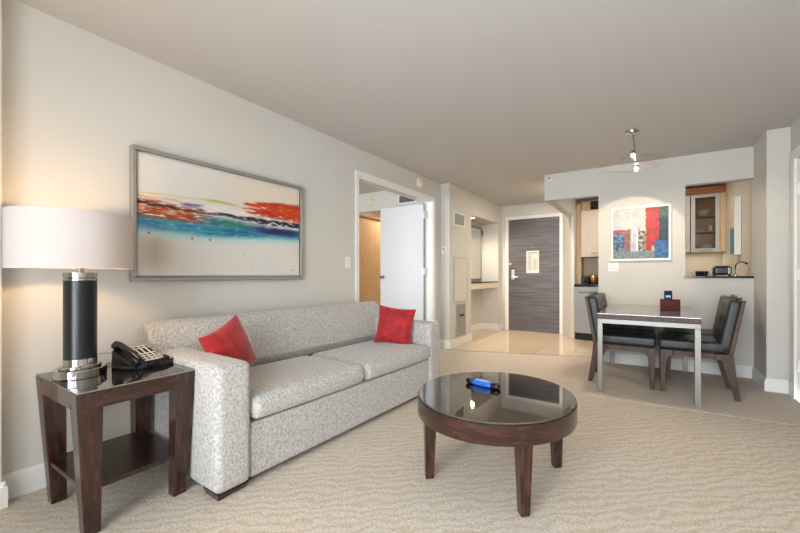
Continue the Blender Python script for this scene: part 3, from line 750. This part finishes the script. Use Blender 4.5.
sp.cyl((0, 0, .56), (0, 0, .74), .004, n=8); sp.build('shade_holder', M['steel'], t)
MB().lathe([(0, .565), (.014, .57), (.03, .62), (.028, .65), (.012, .672), (0, .675)], n=20).build('bulb', mat('lit warm bulb', (255, 235, 205), .4, emit=(255, 214, 150), es=6), t)
MB().tube([(-.03, .09, .02), (-.05, .11, .008), (-.1, .13, .0045), (-.18, .135, .0045), (-.225, .133, .0045), (-.2385, .13, -.006), (-.243, .128, -.06), (-.245, .10, -.22), (-.243, .05, -.36), (-.245, .06, -.50), (-.25, .10, -.6)], .0035).build('cord', M['black'], t)

# telephone
t = thing('telephone', 'black desk telephone with white key panel on the side table', 'telephone', (-2.235, .795, ZT), math.radians(104))
bm_ = MB().prism_y([(-.0, 0), (0, 0)], 0, 0) if False else MB()
bm_.hexa([(-.10, -.09, .004), (.10, -.09, .004), (.10, .09, .004), (-.10, .09, .004)], [(-.10, -.085, .022), (.10, -.085, .022), (.10, .085, .105), (-.10, .085, .105)])
bm_.build('base', M['black'], t, bevel=.008)
tilt = math.atan2(.083, .17)
zc = .0645
kp = MB().obox((.035, .0, zc+.002), (.125, .165, .004), (tilt, 0, 0)); kp.build('key_panel', M['paper'], t, bevel=.002)
for i in range(4):
    xk = -.010+.030*i
    for yy, dx, dy in ((.062, .020, .010), (.022, .016, .046), (-.022, .018, .010), (-.044, .018, .010), (-.066, .018, .008)):
        MB().obox((xk, yy*math.cos(tilt), zc+.002+yy*math.sin(tilt)+.003), (dx, dy, .006), (tilt, 0, 0)).build('key', M['black'] if dy > .02 else M['cord'], t, bevel=.001)
hs = MB()
hs.tube([(-.066, -.100, .048), (-.066, -.06, .072), (-.066, 0, .105), (-.066, .06, .131), (-.066, .100, .138)], .017, 12)
hs.soft((-.066, -.090, .040), (.052, .048, .032), bulge=(.1, .1, .1), rot=(tilt, 0, 0), r=.01).soft((-.066, .084, .122), (.052, .048, .032), bulge=(.1, .1, .1), rot=(tilt, 0, 0), r=.01)
hs.build('handset', M['black_gloss'], t)
cpts = []
path = [(-.066, -.12, .03), (-.05, -.135, .016), (.0, -.155, .015), (.06, -.15, .015), (.12, -.13, .015), (.145, -.08, .015), (.14, -.03, .015), (.12, -.05, .03), (.10, -.105, .03), (.05, -.12, .028), (-.01, -.125, .026), (-.06, -.15, .015), (-.11, -.13, .015), (-.125, -.06, .015), (-.12, .04, .015)]
def bez(P, tt):
    n_ = len(P)-1; f_ = tt*n_; i = min(int(f_), n_-1); g_ = f_-i
    return Vector(P[i])*(1-g_)+Vector(P[i+1])*g_
NN = 700
for q in range(NN+1):
    s = q/NN; c_ = bez(path, s); tg = (bez(path, min(1, s+.02))-bez(path, max(0, s-.02))).normalized()
    sd = tg.cross(Vector((0, 0, 1))).normalized(); up = Vector((0, 0, 1)); a = s*2*PI*70
    cpts.append(c_+sd*.0105*math.cos(a)+up*.0105*math.sin(a))
MB().tube(cpts, .003, 5).build('coiled_cord', M['black'], t)
MB().tube([(.09, .088, .03), (.13, .12, .035), (.15, .17, .05), (.12, .22, .047), (.02, .33, .046), (-.1, .45, .046)], .002, 6).build('line_cord', M['cord'], t)

t.scale = (.86, .86, .86)
# ------------------------------------------------------------------ coffee table
T = thing('coffee_table', 'round dark wood coffee table with glossy glass top on the carpet', 'table', (-.715, 1.965, 0))
R_ = .43; ZC = .444
MB().lathe([(0, ZC-.010), (R_-.006, ZC-.010), (R_-.004, ZC-.002), (R_-.008, ZC), (0, ZC)], n=96).build('glass_top', M['dark_glass'], T, smooth=False)
MB().lathe([(R_-.04, ZC-.105), (R_-.002, ZC-.105), (R_, ZC-.10), (R_, ZC-.014), (R_-.004, ZC-.0105), (R_-.04, ZC-.0105)], n=96, closed=True).build('rim', M['wood_h'], T, angle=30)
MB().lathe([(0, ZC-.03), (R_-.041, ZC-.03), (R_-.041, ZC-.0105), (0, ZC-.0105)], n=64).build('top_board', M['wood_h'], T, angle=30)
for px, py in ((-.995, 1.712), (-.470, 1.672), (-.402, 2.245), (-.965, 2.25)):
    v = Vector(((px+.715)*KX, (py-1.965)*KY, 0)); aa = math.atan2(v.y, v.x)
    rr = R_-.050
    c0 = Vector((math.cos(aa), math.sin(aa), 0))
    tn = Vector((-c0.y, c0.x, 0))
    def Q(cen, w, z):
        return [tuple(cen+tn*sx*w+c0*sy*w+Vector((0, 0, z))) for sx, sy in ((-1, -1), (1, -1), (1, 1), (-1, 1))]
    MB().hexa(Q(c0*(rr-.010), .022, 0), Q(c0*(rr-.016), .036, ZC-.032)).build('leg', M['wood'], T, bevel=.003)
t = thing('remote_control', 'bright blue remote control with black ends on the coffee table', 'remote control', (-.81, 2.03, ZC), math.radians(-9))
MB().soft((0, 0, .016), (.125, .045, .028), bulge=(.02, .06, .1), r=.01).build('body', M['blue'], t)
MB().soft((-.085, 0, .017), (.048, .048, .031), bulge=(.1, .05, .06), r=.012).build('end_cap', M['black'], t)
MB().soft((.085, 0, .017), (.048, .046, .031), bulge=(.1, .05, .06), r=.012).build('end_cap', M['black'], t)
MB().box(-.05, .045, -.014, .014, .0305, .033).build('keypad', M['blue_light'], t, bevel=.001)

# ------------------------------------------------------------------ dining table
DX0, DX1, DY0, DY1, DZ = -.41, .352, 3.885, 5.225, .735
T = thing('dining_table', 'rectangular dining table with glass top and chrome legs against the wall', 'table', ((DX0+DX1)/2, (DY0+DY1)/2, 0))
hx, hy = (DX1-DX0)/2*KX, (DY1-DY0)/2*KY
MB().box(-hx, hx, -hy, hy, DZ-.006, DZ).build('glass_top', M['table_glass'], T, smooth=False)
MB().box(-hx, hx, -hy, hy, DZ-.050, DZ-.009).build('top_board', M['chair_wood'], T, bevel=.003)
f = MB(); q = .045
f.box(-hx+.002, hx-.002, -hy+.002, -hy+q, DZ-.092, DZ-.051).box(-hx+.002, hx-.002, hy-q, hy-.002, DZ-.092, DZ-.051)
f.box(-hx+.002, -hx+q, -hy+q, hy-q, DZ-.092, DZ-.051).box(hx-q, hx-.002, -hy+q, hy-q, DZ-.092, DZ-.051)
f.build('frame', M['steel'], T, bevel=.002)
for sx in (-1, 1):
    for sy in (-1, 1):
        xa, ya = sx*(hx-.002), sy*(hy-.002)
        MB().box(min(xa, xa-sx*.043), max(xa, xa-sx*.043), min(ya, ya-sy*.043), max(ya, ya-sy*.043), .002, DZ-.0925).build('leg', M['steel'], T, bevel=.002)
# box and card on the table
t = thing('caddy_box', 'dark red wooden box on the dining table', 'box', (.165, 4.53, DZ))
b = MB(); w_, d_, h_ = .084, .05, .115
b.box(-w_, w_, -d_, d_, 0, .01).box(-w_, w_, -d_, -d_+.01, .01, h_).box(-w_, w_, d_-.01, d_, .01, h_).box(-w_, -w_+.01, -d_+.01, d_-.01, .01, h_).box(w_-.01, w_, -d_+.01, d_-.01, .01, h_)
b.build('body', M['box'], t, bevel=.002)
MB().box(-w_+.012, w_-.012, -.006, .006, .01, h_-.01).build('divider', M['box'], t, smooth=False)
t = thing('table_card', 'small navy blue card standing in the red box on dining table', 'card', (.15, 4.505, DZ+.0105))
MB().obox((0, 0, .097), (.068, .004, .19), (math.radians(-6), 0, 0)).build('card', M['card'], t, smooth=False)
MB().obox((0, -.0022, .135), (.04, .003, .022), (math.radians(-6), 0, 0)).build('printed_panel', M['blue_light'], t, smooth=False)

# ------------------------------------------------------------------ dining chairs
# local: seat front at x=0, back at +x, centred on y, standing on z=0
def make_chair(label, loc, rz):
    t = thing('dining_chair', label, 'chair', loc, rz, 'leather dining chairs around the table')
    W = .225; th = .032
    for s in (-1, 1):
        ya, yb = (s*W, s*(W-th)) if s > 0 else (s*(W-th), s*W)
        y_lo, y_hi = min(ya, yb), max(ya, yb)
        # front leg
        MB().prism_y([(.0, .395), (.0, .30), (.004, 0), (.038, 0), (.05, .28), (.07, .33), (.10, .345), (.10, .395)], y_lo, y_hi).build('leg', M['chair_wood'], t, bevel=.004)
        # rear leg
        MB().prism_y([(.40, .395), (.40, .345), (.445, .335), (.535, 0), (.575, 0), (.545, .20), (.525, .395)], y_lo, y_hi).build('leg', M['chair_wood'], t, bevel=.004)
        # back stile
        MB().prism_y([(.492, .397), (.525, .397), (.606, .872), (.578, .872)], y_lo, y_hi).build('back_stile', M['chair_wood'], t, bevel=.004)
        MB().box(.101, .399, y_lo, y_hi, .345, .394).build('seat_rail', M['chair_wood'], t, bevel=.003)
    MB().box(.01, .04, -W+th+.001, W-th-.001, .345, .394).build('seat_rail', M['chair_wood'], t, bevel=.003)
    MB().box(.45, .48, -W+th+.001, W-th-.001, .345, .394).build('seat_rail', M['chair_wood'], t, bevel=.003)
    st = MB().soft((.235, 0, .447), (.49, .452, .098), bulge=(.01, .01, .12), n=14, r=.028)
    for v in st.bm.verts:                     # tufted seat: pulled in at six buttons
        if v.co.z > .46:
            for bx in (.13, .30):
                for by in (-.12, 0, .12):
                    dd = math.hypot(v.co.x-bx, v.co.y-by); v.co.z -= .02*math.exp(-(dd/.035)**2)
    st.build('seat', M['leather'], t, angle=80)
    bk = MB().soft((0, 0, 0), (.088, .452, .45), bulge=(.16, .0, .02), n=14, r=.028)
    rot = Matrix.Translation((.503, 0, .648)) @ Matrix.Rotation(math.radians(9.8), 4, 'Y')
    for v in bk.bm.verts:
        if v.co.x < -.03:
            for bz in (-.10, .03, .14):
                for by in (-.12, 0, .12):
                    dd = math.hypot(v.co.z-bz, v.co.y-by); v.co.x += .022*math.exp(-(dd/.035)**2)
    bk.bm.transform(rot); bk.build('backrest', M['leather'], t, angle=80)
    MB().tube([(.580, -.12, .865), (.580, -.12, .884), (.580, .12, .884), (.580, .12, .865)], .007, 10).build('handle', M['steel'], t)
    MB().obox((.560, 0, .675), (.006, .38, .38), (0, math.radians(9.8), 0)).build('back_panel', M['chair_wood'], t, bevel=.002)
    return fit(t, 1.03, .98)
c0 = make_chair('black leather dining chair at the near left side of the table', (.04, 4.435, .002), PI)
dup(c0, (.078, 4.435, .002), 0, 'black leather dining chair at the near right side of the table')
dup(c0, (.03, 4.955, .002), PI, 'black leather dining chair at the left by the wall, behind another chair')
dup(c0, (.135, 4.965, .002), 0, 'black leather dining chair at the right by the wall, behind another chair')

# ------------------------------------------------------------------ pendant above the dining table
t = thing('ceiling_light', 'chrome ceiling light with two lit bulbs and clear glass dish', 'light', (-.14, 4.08, H))
MB().lathe([(0, 0), (.055, 0), (.06, -.006), (.055, -.022), (.02, -.03), (0, -.03)][::-1], n=36).build('canopy', M['chrome'], t)
MB().cyl((.008, 0, -.03), (.034, 0, -.34), .006, n=12).build('stem', M['chrome'], t)
for (bx, bz) in ((.008, -.232), (.036, -.365)):
    MB().cyl((bx, 0, bz+.018), (bx, 0, bz+.05), .02, .014, n=20).build('socket', M['steel'], t)
    b = MB().lathe([(0, -.02), (.012, -.017), (.018, -.004), (.016, .010), (.010, .018), (0, .018)], c=(bx, 0, bz), n=20); b.build('bulb', M['bulb'], t)
d = MB().lathe([(.045, -.335), (.12, -.340), (.20, -.333), (.26, -.318), (.285, -.30), (.286, -.304), (.262, -.322), (.20, -.337), (.12, -.344), (.045, -.339)], n=56, closed=True)
d.build('glass_dish', M['glass'], t, angle=60)

# ------------------------------------------------------------------ light
def lamp(name, kind, loc, energy, color, **kw):
    l = bpy.data.lights.new(name, kind); l.energy = energy; l.color = color
    for k_, v_ in kw.items(): setattr(l, k_, v_)
    o = bpy.data.objects.new(name, l); COL.objects.link(o); o.location = W3(loc); return o
WARM = (1, .72, .42)
lamp('table_lamp_light', 'POINT', (lx, ly, ZT+.645), 22, (1, .64, .34), shadow_soft_size=.04)
lamp('dining_bulb_light', 'SPOT', (-.132, 4.08, H-.262), 42, (1, .80, .58), spot_size=math.radians(172), spot_blend=.35, shadow_soft_size=.02)
s = lamp('dining_spot_light', 'SPOT', (-.10, 4.10, H-.34), 45, (1, .80, .56), spot_size=math.radians(56), spot_blend=.12, shadow_soft_size=.012)
s.rotation_euler = Vector((-.08, 1, -.60)).to_track_quat('-Z', 'Y').to_euler()
s = lamp('niche_light', 'SPOT', (-2.58, 5.95, 2.085), 110, (1, .86, .68), spot_size=math.radians(168), spot_blend=.6, shadow_soft_size=.04)
lamp('hall_light', 'AREA', (-1.28, 6.10, H-.012), 24, (1, .84, .64), size=.12)
lamp('kitchen_light', 'AREA', (-.1, 6.3, H-.01), 15, (1, .93, .84), size=.5)
o = lamp('added_backsplash_fill', 'AREA', (.45, 7.12, 1.425), 2.2, (1, .88, .68), shape='RECTANGLE', size=.8, size_y=.05)  # fill added below the glass cabinets to brighten the backsplash, no fixture there
lamp('bedroom_passage_light', 'AREA', (-3.95, 5.8, H-.01), 22, (1, .80, .58), size=.3)
for nm, loc, sx, sy in (('window_daylight', (-.25, -1.34, 1.24), 2.35, 2.2), ('bedroom_window_daylight', (-4.4, -1.34, 1.37), 2.4, 1.9)):
    o = lamp(nm, 'AREA', loc, 10, (1, 1, 1), shape='RECTANGLE', size=sx*KX, size_y=sy)
    o.rotation_euler = (PI/2, 0, 0); o.data.cycles.is_portal = True
W_ = bpy.data.worlds.new('World'); SC.world = W_; W_.use_nodes = True
bg = W_.node_tree.nodes['Background']; bg.inputs['Color'].default_value = (.87, .935, 1, 1); bg.inputs['Strength'].default_value = 14

# ------------------------------------------------------------------ camera
cam = bpy.data.cameras.new('Camera'); co = bpy.data.objects.new('Camera', cam); COL.objects.link(co)
cam.sensor_width = 36; cam.lens = 363.3/800*36; cam.shift_y = 8/800; cam.shift_x = -30/800; cam.clip_start = .02
co.location = (0, 0, 1.1); co.rotation_euler = (PI/2, 0, math.atan(220/363.3))
SC.camera = co
SC.view_settings.view_transform = 'Standard'; SC.view_settings.look = 'None'; SC.view_settings.gamma = 1
SC.view_settings.exposure = 0
SC.cycles.use_denoising = True
SC.cycles.max_bounces = 10; SC.cycles.diffuse_bounces = 6; SC.cycles.transparent_max_bounces = 16
SC.cycles.sample_clamp_indirect = 6
SC.cycles.caustics_reflective = False; SC.cycles.caustics_refractive = False
